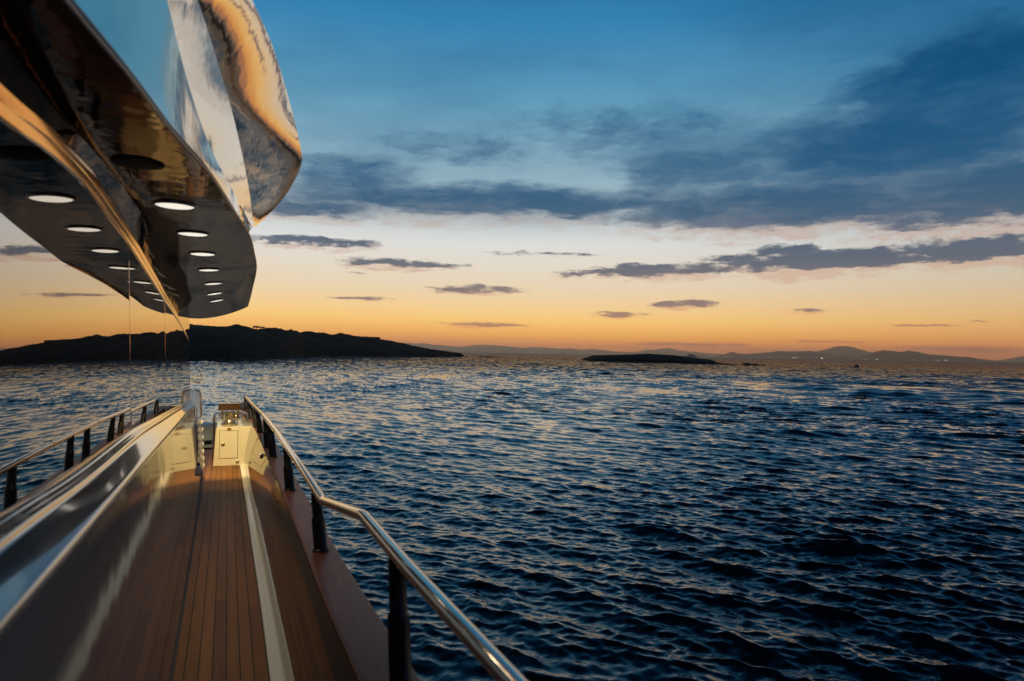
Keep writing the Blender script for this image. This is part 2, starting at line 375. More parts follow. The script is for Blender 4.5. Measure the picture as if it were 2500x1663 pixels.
# soffit height tables: (y, inner z, mid x, mid z, edge x, edge z)
so_t = [(-1.5,.86,-.50,.86,-.56,.86),(.5,.86,-.46,.86,-.50,.86),(1.99,.86,-.42,.86,-.394,.86),(2.49,.86,-.38,.86,-.308,.86),(3.08,.86,-.35,.86,-.221,.86),(3.69,.86,-.33,.86,-.107,.86),(4.69,.86,-.31,.858,.021,.86),
        (5.80,.875,-.27,.884,.143,.885),(7.0,.868,-.235,.876,.222,.890),(7.9,.83,-.21,.842,.272,.884),(9.68,.80,-.19,.825,.315,.91),(10.77,.73,-.19,.765,.33,.915),(11.9,.69,-.18,.735,.345,.905),(13.2,.62,-.15,.655,.357,.88),(14.45,.55,-.10,.575,.352,.815)]
def soff(y): return interp(so_t, y)
hdr_t = [(-1.5,-.60,.86),(1.5,-.60,.86),(2.98,-.60,.86),(3.31,-.575,.86),(4.13,-.540,.86),(4.95,-.535,.86),(6.2,-.545,.868),(7.7,-.555,.835),(9,-.53,.80),(10.5,-.50,.72),(11.5,-.50,.69)]
rows = []
for y in frange(-1.5, 11.3, 70):
    zt = interp(trim_t, y)+.02
    if y > 9.2: zt += (y-9.2)*.24
    hx, hz = interp(hdr_t, y); zi = soff(y)[0]
    zt = min(zt, zi-.02)
    x0 = gx(y, zt)+.004
    rows.append([(x0, y, zt), (x0+(hx-x0)*.36, y, zt+(zi+.003-zt)*.36), (x0+(hx-x0)*.7, y, zt+(zi+.003-zt)*.70), (hx, y, zi+.003), (x0-.03, y, zi+.02), (x0-.03, y, zt)])
MB().loft(rows, True, True).build('header_panel', M['overhang'], yacht, Z, auto=50)
rows = []
for y in frange(-1.5, 14.45, 110):
    zi, mx_, mz, ex, ez = soff(y)
    hx = interp(hdr_t, min(y, 11.3))[0]-.02
    sec = [(-4.4, y, zi), (min(hx, mx_-.06), y, zi)]
    for t in frange(.12, .88, 8):                                      # across the soffit
        a = (1-t)
        sec.append((a*a*min(hx,mx_-.06)+2*a*t*mx_+t*t*ex, y, a*a*zi+2*a*t*mz+t*t*ez))
    tk = .022
    sec += [(ex-.006, y, ez), (ex, y, ez+.006), (ex+.001, y, ez+.016), (ex-.004, y, ez+tk+.006), (ex-.03, y, ez+tk+.02), (ex-.25, y, ez+.09), (-4.4, y, zi+.16)]
    rows.append(sec)
# pinch the after end to a clipped corner
last = rows[-1]
endrow = [(min(p[0], -.03+ (p[2]-.57)*.15) if p[0] > -.03 else p[0], 14.5, p[2]) for p in last]
overhang = MB().loft(rows, True, True).build('overhang', M['overhang'], yacht, Z, auto=40)
# downlights set in the soffit
DLT = [(4.59,-.314,.105),(5.83,-.268,.105),(7.0,-.235,.105),(8.1,-.207,.10),(9.68,-.191,.10),(10.77,-.192,.098),(11.9,-.178,.096)]
def soff_z(x, y):
    zi, mx_, mz, ex, ez = soff(y); hx = min(interp(hdr_t, min(y, 11.3))[0]-.02, mx_-.06)
    lo, hi = 0., 1.
    for _ in range(40):
        t = .5*(lo+hi); a = 1-t
        if a*a*hx+2*a*t*mx_+t*t*ex < x: lo = t
        else: hi = t
    a = 1-t
    return a*a*zi+2*a*t*mz+t*t*ez
def soffit_disc(x, y, r, h, name, m, n=32):
    z = soff_z(x, y); e = .08
    sx = (soff_z(x+e, y)-soff_z(x-e, y))/(2*e); sy = (soff_z(x, y+e)-soff_z(x, y-e))/(2*e)
    P = lambda rr, k, d: (x+rr*math.cos(2*math.pi*k/n), y+rr*math.sin(2*math.pi*k/n), z+sx*rr*math.cos(2*math.pi*k/n)+sy*rr*math.sin(2*math.pi*k/n)-d)
    prof = [(r*1.0, -.01), (r, h*.5), (r*.97, h), (r*.5, h*1.25), (.004, h*1.3)]
    return MB().loft([[P(rr, k, d) for k in range(n)] for rr, d in prof], True, True).build(name, m, overhang, Z), (x, y, z)
def soffit_ring(x, y, r, name, m, n=32):
    z = soff_z(x, y); e = .08
    sx = (soff_z(x+e, y)-soff_z(x-e, y))/(2*e); sy = (soff_z(x, y+e)-soff_z(x, y-e))/(2*e)
    P = lambda rr, k, d: (x+rr*math.cos(2*math.pi*k/n), y+rr*math.sin(2*math.pi*k/n), z+sx*rr*math.cos(2*math.pi*k/n)+sy*rr*math.sin(2*math.pi*k/n)-d)
    MB().loft([[P(rr, k, d) for k in range(n)] for rr, d in ((r+.002,-.01),(r+.002,.008),(r+.008,.012),(r+.016,.008),(r+.018,-.002),(r+.018,-.01))], True).build(name, m, overhang, Z, auto=60)
for i, (y, x, r) in enumerate(DLT):
    o, c = soffit_disc(x, y, r, .008, 'downlight', M['lamp'])
    soffit_ring(x, y, r, 'downlight_ring', M['steel'])
    L = bpy.data.lights.new('downlight_lamp', 'SPOT'); L.energy = (23,23,24,26,28,150,760)[i]; L.color = (1,.84,.56) if i < 5 else (1,.75,.34); L.spot_size = R(140) if i < 5 else R(64); L.spot_blend = .8 if i < 5 else .6; L.shadow_soft_size = .07
    lo = bpy.data.objects.new('downlight_lamp', L); COL.objects.link(lo); lo.location = (c[0], c[1], c[2]-.03+Z)
    if i >= 5: lo.rotation_euler = (R(46 if i == 5 else 43), 0, R(-4))    # the after pair are turned towards the locker
soffit_disc(-.409, 3.62, .115, .006, 'speaker_grille', M['speaker'])

# flybridge wing
A_ = [(-.394,1.99,.885),(-.308,2.487,.885),(-.221,3.075,.885),(-.107,3.692,.885),(.021,4.687,.885),(.135,5.79,.91)]
B_ = [(-.246,2.926,1.335),(-.199,3.41,1.218),(-.118,3.934,1.077),(-.008,4.462,.98),(.139,5.42,.916)]
C_ = [(-.151,3.178,1.475),(-.081,3.696,1.43),(.007,4.232,1.303),(.098,4.844,1.099),(.159,5.561,.95)]
D_ = [(.072,3.59,1.719),(.191,4.111,1.742),(.318,4.678,1.686),(.46,5.279,1.529),(.5,5.619,1.439),(.385,5.86,1.216),(.18,5.913,.979)]
nr = 44
cA, cB, cC, cD = (curve(c, nr) for c in (A_, B_, C_, D_))
lerp = lambda p, q, t: tuple(p[i]+(q[i]-p[i])*t for i in range(3))
rows = []
for a, b, c, d in zip(cA, cB, cC, cD):
    sec = [tuple(a)]
    ab = lerp(a, b, .5); bc = lerp(b, c, .5)
    for t in frange(.15, 1, 7):
        u = 1-t; sec.append(tuple(u*u*a[i]+2*u*t*ab[i]+t*t*b[i] for i in range(3)))
    bcm = bc
    for t in frange(.2, 1, 5):
        u = 1-t; sec.append(tuple(u*u*b[i]+2*u*t*bcm[i]+t*t*c[i] for i in range(3)))
    cd = lerp(c, d, .62); k = .014*math.dist(c, d); cd = (cd[0]+k*.62, cd[1], cd[2]-k*.78)
    for t in frange(.06, 1, 14):
        u = 1-t; sec.append(tuple(u*u*c[i]+2*u*t*cd[i]+t*t*d[i] for i in range(3)))
    sec += [(d[0]-.012, d[1]+.004, d[2]+.016), (d[0]-.05, d[1], d[2]+.02), (-1.6, d[1]-.1, d[2]+.03), (-1.6, a[1], a[2]+.0)]
    rows.append(sec)
ext = [[(2*p[0]-q[0], p[1]-(q[1]-p[1]), p[2]) for p, q in zip(rows[0], rows[3])]]
far = [[(p[0]-.25, p[1]-3.0, p[2]) for p in ext[0]]]
MB().loft(far+ext+rows, True, True).build('flybridge_wing', M['wing'], yacht, Z, auto=5)

# sill under the windows, then the lower cabin side
rows = []
for y in frange(-1.5, 11.5, 60):
    zb = interp(bot_t, y); zl = interp(zl_t, y); g = gx(y, zb); l = xl(y, zl); w = l-g
    q = zb-zl
    sec = [(g-.03, zb+.004), (g+.003, zb+.004), (g+.010, zb+.002), (g+.016, zb-.006), (g+.12*w, zb-.010), (g+.22*w, zb-.013), (g+.29*w, zb-.012-.02*q), (g+.335*w, zb-.015-.05*q),
           (g+.36*w, zb-.018-.10*q), (g+.375*w, zb-.020-.14*q)]
    x1, z1 = sec[-1]; x2, z2 = l-.012, zl+.012
    sec += [(x1+(x2-x1)*t, z1+(z2-z1)*t) for t in (.12,.35,.6,.85,1)]
    sec += [(l-.004, zl+.006), (l+.001, zl-.003), (l+.002, zl-.010), (l+.001, zl-.016), (l-.05, zl-.02), (g-.03, zl-.02)]
    rows.append([(a, y, b) for a, b in sec])
MB().loft(rows, True, True).build('window_sill', M['sill'], yacht, Z, auto=60)
rows = []
for y in frange(-1.5, 13.5, 60):
    zl = interp(zl_t, y)-.015
    sec = [(xl(y, z), y, z) for z in frange(DK+.001, zl-.02, 12)+[zl-.008, zl]] + [(xl(y, zl)-.012, y, zl+.010), (xl(y,zl)-.055, y, zl+.012), (xl(y,zl)-.055, y, DK)]
    rows.append(sec)
MB().loft(rows, True, True).build('cabin_side', M['side'], yacht, Z, auto=20)
# end fin beside the steps (pale rounded panel)
def panel(outline, thick, ax, ay, c):
    n = Vector((ay, -ax, 0)).normalized(); u = Vector((ax, ay, 0)).normalized()
    tilt = lambda v: (v.x, v.y, v.z)
    fr = [Vector(c)+u*p+Vector((-.20*q, .14*q, q)) for p, q in outline]
    bk_ = [p-n*thick for p in fr]
    return fr, bk_, n
ol = [(p*1.5, q) for p, q in [(-.12,-.42),(-.125,-.15),(-.11,-.02),(-.07,.02),(0,.035),(.06,.025),(.088,-.005),(.096,-.05),(.078,-.20),(.05,-.38),(.03,-.46),(-.06,-.47)]]
fr, bk_, n_ = panel(ol, .05, .55, .83, (-.45, 11.75, -.675))
cen = sum(fr, Vector())/len(fr)
inn = [cen+(p-cen)*.86 for p in fr]; inn2 = [p-n_*.018 for p in inn]
mb = MB(); n = len(fr)
mb.loft([[tuple(p) for p in bk_], [tuple(p) for p in fr], [tuple(p) for p in inn], [tuple(p) for p in inn2]], True, True)
mb.build('coaming_fin', M['wing'], yacht, Z, auto=40, bevel=.006)
# louvre on the after end of the cabin side
mb = MB()
for i in range(7):
    y = 12.35+.02*i; z = -1.16-.125*i; x = xl(12.6, z)
    mb.add([(x-.01, y, z), (x-.01, y, z-.11), (x+.055, y+.02, z-.11), (x-.01, y+.5, z), (x-.01, y+.5, z-.11), (x+.055, y+.5, z-.11)], [[0,1,2],[3,5,4],[0,2,5,3],[1,4,5,2],[0,3,4,1]])
mb.build('louvre_vent', M['white'], yacht, Z, smooth=False)

# deck, waterway, bulwark, cap
sL = [(-1.5,.315),(4.9,.320),(6.2,.321),(8.95,.304),(11.5,.292),(13.9,.270),(17.4,.19)]
sR = [(-1.5,.405),(4.9,.405),(6.2,.400),(8.95,.383),(11.5,.356),(13.9,.345),(17.4,.25)]
ci = [(-1.5,.560),(2.93,.552),(3.84,.538),(5.45,.536),(7.06,.532),(8.88,.517),(11.9,.492),(14.2,.45),(16.17,.403),(17.6,.325)]
cx = [(-1.5,.83),(2.83,.803),(3.5,.781),(4.35,.758),(5.5,.742),(6.6,.735),(9,.715),(12,.69),(14.2,.655),(16.2,.60),(17.6,.52)]
xin = lambda y: xl(y, DK)+.014
rows = [[(-1.2 if y > 13.5 else xl(y,DK)-.05, y, DK-.06), (-1.2 if y > 13.5 else xl(y,DK)-.05, y, DK), (interp(sL,y)+.004, y, DK), (interp(sL,y)+.004, y, DK-.06)] for y in frange(-1.5, 13.49, 12)+frange(13.51, 16.45, 4)]
MB().loft(rows, True, True).build('deck', M['deck'], yacht, Z, smooth=False)
MB().loft([[(xl(y,DK)-.004, y, DK+.0035), (xl(y,DK)+.014, y, DK+.0035), (xl(y,DK)+.014, y, DK-.01), (xl(y,DK)-.004, y, DK-.01)] for y in frange(-1.5, 13.45, 20)], True, True).build('deck_seam', M['line'], yacht, Z, smooth=False)
rows = []
for y in frange(-1.5, 17.4, 50):
    a, b = interp(sL,y), interp(sR,y)
    rows.append([(a, y, DK-.05), (a, y, DK+.004), (a+.006, y, DK+.010), (a+(b-a)*.35, y, DK+.009), (a+(b-a)*.45, y, DK+.016), (b-.012, y, DK+.022), (b, y, DK+.034), (b+.012, y, DK+.05), (b+.05, y, DK-.05)])
MB().loft(rows, True, True).build('waterway', M['white'], yacht, Z, auto=40)
MB().loft([[(interp(sL,y)-.011, y, DK+.003), (interp(sL,y)-.001, y, DK+.003), (interp(sL,y)-.001, y, DK-.01), (interp(sL,y)-.011, y, DK-.01)] for y in frange(-1.5, 16.4, 30)], True, True).build('deck_seam', M['line'], yacht, Z, smooth=False)
CPZ = -1.40
def capz(y): return CPZ if y < 13 else CPZ+.09*((y-13)/4.5)**2
rows = []
for y in frange(-1.5, 17.5, 50):
    b = interp(sR,y); c = interp(ci,y)+.018; z1 = capz(y)-.035
    o_ = interp(cx,y)-.02
    sec = [(b+.006+(c-b-.006)*t**1.7, y, DK+.045+(z1-DK-.045)*t) for t in frange(0,1,8)]
    rows.append(sec+[(o_, y, z1), (o_+.01, y, DK), (o_-.05, y, DK-.1), (b+.01, y, DK-.1)])
bul = MB().loft(rows, True, True).build('bulwark', M['bulwark'], yacht, Z, auto=20)
rows = []
for y in frange(-1.5, 17.6, 60):
    a, b, z = interp(ci,y), interp(cx,y), capz(y)
    rows.append([(a+.006,y,z-.036),(a-.004,y,z-.028),(a-.008,y,z-.016),(a-.004,y,z-.004),(a+.008,y,z),(a+.022,y,z-.001),(b-.02,y,z-.003),(b-.006,y,z-.008),(b,y,z-.018),(b-.004,y,z-.030),(b-.016,y,z-.036)])
MB().loft(rows, True, True).build('cap_rail', M['cap'], yacht, Z, auto=50)
# athwartship cap at the stern corner
MB().box(-.165, .33, 17.42, 17.72, -1.475, -1.315).build('stern_cap', M['board'], yacht, Z, smooth=False, bevel=.012)
# hull
rows = []
for y in frange(-1.5, 17.7, 30):
    o_ = interp(cx,y)-.012
    rows.append([(o_, y, CPZ-.05), (o_+.015, y, DK), (o_-.04, y, -3.2), (o_-.16, y, -4.6), (-4.6, y, -4.6), (-4.6, y, DK-.12), (interp(sR,y)+.03, y, DK-.12), (o_-.03, y, DK-.05)])
MB().loft(rows, True, True).build('hull', M['hull'], yacht, Z, auto=40)
# after platform
MB().box(-4.2, .30, 17.75, 20.2, -3.35, -3.2).build('swim_platform', M['deck'], yacht, Z, smooth=False)

# hand rail with posts
lerp_ = lambda p, q, t: tuple(p[i]+(q[i]-p[i])*t for i in range(3))
rp = [(.76,-1.5,-.80),(.72,0.3,-.83),(.70,1.64,-.85),(.686,2.13,-.85),(.672,2.67,-.85),(.664,3.54,-.85),(.596,4.58,-.985),(.590,5.21,-.98),(.578,6.2,-.972),(.560,7.4,-.968),(.552,8.48,-.97),(.505,10.9,-.985),(.452,13.1,-1.03),(.388,15.9,-1.056)]
path = []
for i in range(1, len(rp)-1):
    p, q, r_ = (Vector(v) for v in rp[i-1:i+2])
    if i == 1: path.append(tuple(p))
    f = min(.045, .45*(p-q).length, .45*(r_-q).length); a = q+(p-q).normalized()*f; b = q+(r_-q).normalized()*f
    for t in frange(0, 1, 7): path.append(tuple(a*(1-t)**2+q*(2*t*(1-t))+b*t*t))
path.append(rp[-1])
pp = [path[0]]
for p in path[1:]:
    d_ = math.dist(p, pp[-1])
    if d_ < .004: continue
    for k in range(1, int(d_/.12)+1): pp.append(lerp_(pp[-1], p, 1/(int(d_/.12)+2-k)))
    pp.append(p)
path = pp
rail = MB().tube(path, .030, 20).build('hand_rail', M['steel'], yacht, Z)
def rail_at(y):
    q = min(path, key=lambda p: abs(p[1]-y)); return q
PB = [(.422,16.3),(.467,14.55),(.503,12.9),(.535,12.1),(.557,10.25),(.578,9.35),(.605,7.12),(.634,4.92),(.70,2.82),(.73,.6)]
for x, y in PB:
    q = rail_at(min(y, 15.85)); b = capz(y)-.001; t = q[2]-.012; hgt = t-b
    lx = q[0]-x
    mb = MB(); n = 20; prof = [(.058,0),(.058,.012),(.048,.020),(.047,.55*hgt),(.045,.56*hgt),(.038,.575*hgt),(.036,hgt)]
    mb.loft([[(x+lx*max(0,(z/hgt))+r*math.cos(2*math.pi*k/n), y+r*math.sin(2*math.pi*k/n), b+z) for k in range(n)] for r, z in prof], True, True)
    mb.build('stanchion', M['black'], rail, Z, auto=50)
for y in (8.48, 10.9):
    q = rail_at(y)
    MB().tube([(q[0]+.002,q[1]-.03,q[2]),(q[0],q[1],q[2]),(q[0]-.002,q[1]+.03,q[2])], .032, 18).build('rail_joint', M['steel'], rail, Z)

# locker at the stern with door, latch, vent, capstan and bollards
lk = MB(); 
lk.loft([[(-.205, 14.1, DK+.002), (-.163, 14.1, -1.53), (-.150, 14.1, -1.505), (.46, 14.1, -1.505), (.46, 14.1, DK+.002)], [(-.205, 17.4, DK+.002), (-.163, 17.4, -1.53), (-.150, 17.4, -1.505), (.33, 17.4, -1.505), (.33, 17.4, DK+.002)]], True, True)
locker = lk.build('stern_locker', M['cream'], yacht, Z, smooth=False, bevel=.008)
MB().box(-.097, .220, 14.088, 14.0965, -2.10, -1.58).build('locker_door', M['cream'], locker, Z, smooth=False, bevel=.004)
mb = MB()
for x0, x1, z0, z1 in ((-.104,-.098,-2.107,-1.573),(.221,.227,-2.107,-1.573),(-.097,.220,-2.107,-2.101),(-.097,.220,-1.579,-1.573)):
    mb.box(x0, x1, 14.0985, 14.102, z0, z1)
mb.build('door_gap', M['line'], locker, Z, smooth=False)
def yring(c, prof, n=20):                         # lathe about the fore-and-aft axis, prof (r, forward offset)
    return MB().loft([[(c[0]+r*math.cos(2*math.pi*k/n), c[1]-d, c[2]+r*math.sin(2*math.pi*k/n)) for k in range(n)] for r, d in prof], True, True)
yring((-.038,14.088,-1.838), [(.034,0),(.034,.006),(.026,.010),(.024,.004),(.012,.004),(.010,.018),(.002,.020)]).build('door_latch', M['brass'], locker, Z, auto=40)
MB().loft([[(.224+r*math.cos(a), 14.098-d, -2.185+1.5*r*math.sin(a)) for a in frange(0, math.pi, 14)] for r, d in ((.034,0),(.030,.016),(.018,.028),(.004,.031))], True, True).build('locker_vent', M['brass'], locker, Z)
MB().box(.03, .10, 14.075, 14.098, -1.575, -1.525).build('hinge_block', M['board'], locker, Z, smooth=False, bevel=.006)
cap_ = MB().lathe((.068, 14.47, -1.505), [(.155,0),(.155,.025),(.125,.045),(.102,.09),(.096,.14),(.100,.19),(.108,.215),(.11,.235),(.095,.25)], 32).build('capstan', M['brass'], yacht, Z, auto=50)
MB().lathe((.068, 14.47, -1.505), [(.06,.246),(.097,.252),(.099,.262),(.09,.268),(.03,.270)], 32).build('capstan_cap', M['steel'], cap_, Z)
for x in (-.035, .207):
    MB().lathe((x, 15.8, -1.505), [(.07,0),(.06,.025),(.034,.06),(.034,.09),(.06,.135),(.066,.16),(.012,.17)], 24).build('bollard', M['brass'], yacht, Z, auto=50)
MB().box(.30, .40, 15.5, 15.62, -1.505, -1.40).build('deck_cleat', M['steel'], yacht, Z, smooth=False, bevel=.03)
pts = [(-.225,15.0,DK),(-.225,15.0,-1.50),(-.222,15.0,-1.42),(-.215,15.05,-1.365),(-.210,15.12,-1.36),(-.207,15.2,-1.39),(-.205,15.22,-1.5),(-.205,15.22,DK)]
MB().tube(curve(pts, 40), .016, 12).build('grab_rail', M['steel'], yacht, Z)
MB().box(.44, .485, 9.90, 9.98, -1.50, -1.44).build('gate_latch', M['steel'], yacht, Z, smooth=False, bevel=.008)

# ------------------------------------------------------------------ loose things on board
fe = empty('hanging_fender', 'grey tapered fender hanging at the after end of the cabin side, low over the teak', 'fender', (-.378, 11.2, DK+Z+.35))
MB().lathe((-.378,11.2,-1.905), [(.03,-.004),(.078,.0),(.085,.022),(.078,.055),(.056,.10),(.040,.14),(.03,.16)], 24).build('fender_body', M['grey'], fe, Z)
MB().lathe((-.372,11.2,-1.745), [(.033,-.006),(.036,.008),(.03,.022),(.008,.028)], 20).build('fender_cap', M['rubber'], fe, Z)
MB().tube([(-.372,11.2,-1.72),(-.376,11.18,-1.5),(-.388,11.16,-1.2),(-.40,11.15,-.9)], .005, 8).build('fender_line', M['rubber'], fe, Z)

td = empty('tender_boat', 'pale grey tender with black rubbing stripes stowed on the stern platform', 'tender', (-1.0, 18.5, -3.2+Z))
rows = []
for i, t in enumerate(frange(0, 1, 14)):
    x = -2.3+2.2*t; w = .62*math.sqrt(max(.02, 1-(abs(2*t-1))**4)); zt = -2.08+.05*math.sin(math.pi*t)
    rows.append([(x, 18.5-w*.35, -3.15), (x, 18.5-w*.95, -2.62), (x, 18.5-w, -2.38), (x, 18.5-w*.9, zt-.08), (x, 18.5-w*.5, zt+.12), (x, 18.5, zt+.20), (x, 18.5+w*.5, zt+.12), (x, 18.5+w*.9, zt-.08), (x, 18.5+w, -2.38), (x, 18.5+w*.95, -2.62), (x, 18.5+w*.35, -3.15)])
MB().loft(rows, True, True).build('tender_hull', M['tender'], td, Z, auto=60)
for z0 in (-2.24, -2.50):
    rr = []
    for t in frange(0, 1, 14):
        x = -2.3+2.2*t; w = .62*math.sqrt(max(.02, 1-(abs(2*t-1))**4)); wz = w*(1.0 if z0 > -2.4 else .99)
        rr.append((x, 18.5-wz+(.005 if z0 > -2.4 else .01), z0-.05*t))
    MB().tube(rr, .05, 10).build('rubbing_strake', M['rubber'], td, Z)

# ------------------------------------------------------------------ water
def build_water():
    dep = np.concatenate([np.linspace(68, 31, 40), np.arange(30.5, 24, -.10), np.arange(24, 5.0, -.028), np.arange(5.0, 2.0, -.015), np.arange(2.0, .55, -.0065), np.arange(.545, .03, -.006), np.geomspace(.028, .0082, 14)])
    r = CAMZ/np.tan(np.radians(dep))
    th = np.concatenate([np.linspace(-180, -32, 60), np.linspace(-31, -8, 160), np.linspace(-7.9, 63, 1350), np.linspace(64, 85, 60), np.linspace(87, 180, 24)])
    th = np.radians(th); nr, na = len(r), len(th)
    rr, tt = np.meshgrid(r, th, indexing='ij')
    x = (rr*np.sin(tt)).ravel(); y = (rr*np.cos(tt)).ravel()
    dr = np.gradient(r); drr = np.repeat(np.abs(dr), na); dth = np.tile(np.gradient(th), nr)*rr.ravel()
    rf = rr.ravel().astype(np.float32); tf = tt.ravel().astype(np.float32); x = x.astype(np.float32); y = y.astype(np.float32); drr = drr.astype(np.float32); dth = dth.astype(np.float32)
    K = 110
    lam = np.geomspace(.12, 5.5, K)*rng.uniform(.93, 1.07, K)
    main = R(58)
    ang = main+np.clip(rng.normal(0, 1, K), -2, 2)*np.radians(np.interp(np.log(lam), [math.log(.12), math.log(5.5)], [38, 15]))
    slope = np.interp(np.log(lam), np.log([.12,.25,.5,.9,1.8,3,5.5]), [.028,.042,.045,.036,.019,.009,.004])
    far_l = np.geomspace(5.6, 40, 36)*rng.uniform(.93,1.07,36)          # longer, lower swell carries the far water
    far_a = main+np.clip(rng.normal(0, 1, 36), -2, 2)*R(26)
    far_s = np.full(36, .0035)
    lam = np.concatenate([lam, far_l]); ang = np.concatenate([ang, far_a]); slope = np.concatenate([slope, far_s]); isfar = np.arange(len(lam)) >= K
    ph = rng.uniform(0, 2*math.pi, len(lam))
    Z_ = np.zeros_like(x); X_ = np.zeros_like(x); Y_ = np.zeros_like(x); got = np.zeros_like(x); tot = float((slope[~isfar]**2).sum())
    atts = []
    for k, (l, a) in enumerate(zip(lam, ang)):
        c = np.abs(np.cos(np.float32(a)-tf)); ds = np.maximum(drr*c, dth*np.sqrt(1-c*c))
        at = np.clip((np.float32(l)/(2.4*ds)-1)/1.2, 0, 1)
        nz_ = np.nonzero(at.reshape(nr, na).max(1) > 0)[0]; lo, hi = nz_.min()*na, (nz_.max()+1)*na
        atts.append((lo, hi, at[lo:hi].astype(np.float16))); got[lo:hi] += (np.float32(slope[k])*at[lo:hi])**2
    boost = np.clip(np.sqrt(.75*tot/np.maximum(got, 1e-6)), 1, 3.4); boost *= np.clip((1100-rf)/700, 0, 1)
    boost *= 1+.30*np.sin(x*.11+.7*np.sin(y*.05))*np.sin(y*.085+x*.03+1.3)+.18*np.sin(x*.31-y*.22)
    f4 = np.float32
    for k in range(len(lam)):
        lo, hi, at = atts[k]; sl = slice(lo, hi)
        kx, ky = f4(math.sin(ang[k])), f4(math.cos(ang[k])); w = f4(2*math.pi/lam[k])
        A = f4(slope[k]/w)*at.astype(np.float32)*boost[sl]
        p = w*(kx*x[sl]+ky*y[sl])+f4(ph[k])+f4(.45)*np.sin(f4(.24)*w*(ky*x[sl]-kx*y[sl])+f4(ph[k]*3))
        q = f4(.85 if lam[k] > .4 else .5)
        Z_[sl] += A*np.sin(p); c = q*A*np.cos(p); X_[sl] += kx*c; Y_[sl] += ky*c
    co_ = np.empty((nr*na, 3), np.float32); co_[:,0] = x+X_; co_[:,1] = y+Y_; co_[:,2] = Z_
    i = np.arange(nr-1)[:,None]*na+np.arange(na-1)[None,:]
    q = np.stack([i, i+na, i+na+1, i+1], -1).reshape(-1, 4).astype(np.int32)
    me = bpy.data.meshes.new('water'); me.vertices.add(len(co_)); me.vertices.foreach_set('co', co_.ravel())
    me.loops.add(q.size); me.loops.foreach_set('vertex_index', q.ravel())
    me.polygons.add(len(q)); me.polygons.foreach_set('loop_start', np.arange(0, q.size, 4, dtype=np.int32))
    try: me.polygons.foreach_set('loop_total', np.full(len(q), 4, np.int32))
    except Exception: pass
    me.update(); me.validate()
    me.shade_smooth()
    o = bpy.data.objects.new('water', me); COL.objects.link(o); o['kind'] = 'structure'
    m = mat('sea_water', (.001,.006,.011), .05, 0, 1.34, .35)
    m.node_tree.nodes['Principled BSDF'].inputs['Coat IOR'].default_value = 1.33
    nt = m.node_tree; nb = NB(nt); p = nt.nodes['Principled BSDF']; tc = nt.nodes.new('ShaderNodeTexCoord')
    mp = nt.nodes.new('ShaderNodeMapping'); mp.inputs['Rotation'].default_value = (0, 0, main); mp.inputs['Scale'].default_value = (1.0, 2.2, 1)
    nt.links.new(tc.outputs['Object'], mp.inputs[0])
    n1 = nb.noise(mp.outputs[0], 5.0, 4, .6)
    b1 = nt.nodes.new('ShaderNodeBump'); b1.inputs['Distance'].default_value = .006; nt.links.new(n1, b1.inputs['Height'])
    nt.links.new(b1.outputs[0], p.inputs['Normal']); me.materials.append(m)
    mp2 = nt.nodes.new('ShaderNodeMapping'); mp2.inputs['Rotation'].default_value = (0, 0, main); mp2.inputs['Scale'].default_value = (1.1, .45, .5); nt.links.new(tc.outputs['Object'], mp2.inputs[0])
    tn = nt.nodes.new('ShaderNodeTexNoise'); tn.inputs['Scale'].default_value = 1; tn.inputs['Detail'].default_value = 4; nt.links.new(mp2.outputs[0], tn.inputs['Vector'])
    def vm(op, a, b):
        n = nt.nodes.new('ShaderNodeVectorMath'); n.operation = op
        for k_, v in enumerate((a, b)):
            if v is None: continue
            if isinstance(v, tuple): n.inputs[k_].default_value = v
            elif isinstance(v, float): n.inputs['Scale'].default_value = v
            else: nt.links.new(v, n.inputs[k_] if v.type == 'VECTOR' or v.type == 'RGBA' else n.inputs['Scale'])
        return n
    ln = nt.nodes.new('ShaderNodeVectorMath'); ln.operation = 'LENGTH'; nt.links.new(tc.outputs['Object'], ln.inputs[0])   # open water far out is rougher than one pixel can show
    nt.links.new(nb.m('MULTIPLY_ADD', nb.smooth(ln.outputs['Value'], 200, 1500), .15, .05), p.inputs['Roughness'])
    nt.links.new(nb.m('MULTIPLY_ADD', nb.smooth(ln.outputs['Value'], 200, 1500), .15, .05), p.inputs['Coat Roughness'])
    slope_ = vm('MULTIPLY', vm('SUBTRACT', tn.outputs['Color'], (.5,.5,.5)).outputs[0], (6.5, 6.5, 0.0))      # small wind chop on the open water, too fine for the mesh
    sc_ = nt.nodes.new('ShaderNodeVectorMath'); sc_.operation = 'SCALE'; nt.links.new(slope_.outputs[0], sc_.inputs[0]); nt.links.new(nb.smooth(ln.outputs['Value'], 30, 420), sc_.inputs['Scale'])
    nrm = vm('NORMALIZE', vm('ADD', b1.outputs[0], sc_.outputs[0]).outputs[0], None)
    fo = nb.smooth(ln.outputs['Value'], 25, 240)                      # dark blue mixed in with distance: painted chop shade, dimming the mirrored horizon
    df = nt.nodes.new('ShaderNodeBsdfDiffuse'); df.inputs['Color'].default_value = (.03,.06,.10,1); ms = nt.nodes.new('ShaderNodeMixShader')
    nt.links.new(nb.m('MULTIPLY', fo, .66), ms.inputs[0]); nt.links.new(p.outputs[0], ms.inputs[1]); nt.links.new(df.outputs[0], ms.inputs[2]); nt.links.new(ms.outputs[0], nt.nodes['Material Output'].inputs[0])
    nt.links.new(nrm.outputs[0], p.inputs['Normal']); nt.links.new(nrm.outputs[0], p.inputs['Coat Normal'])
    return o
build_water()

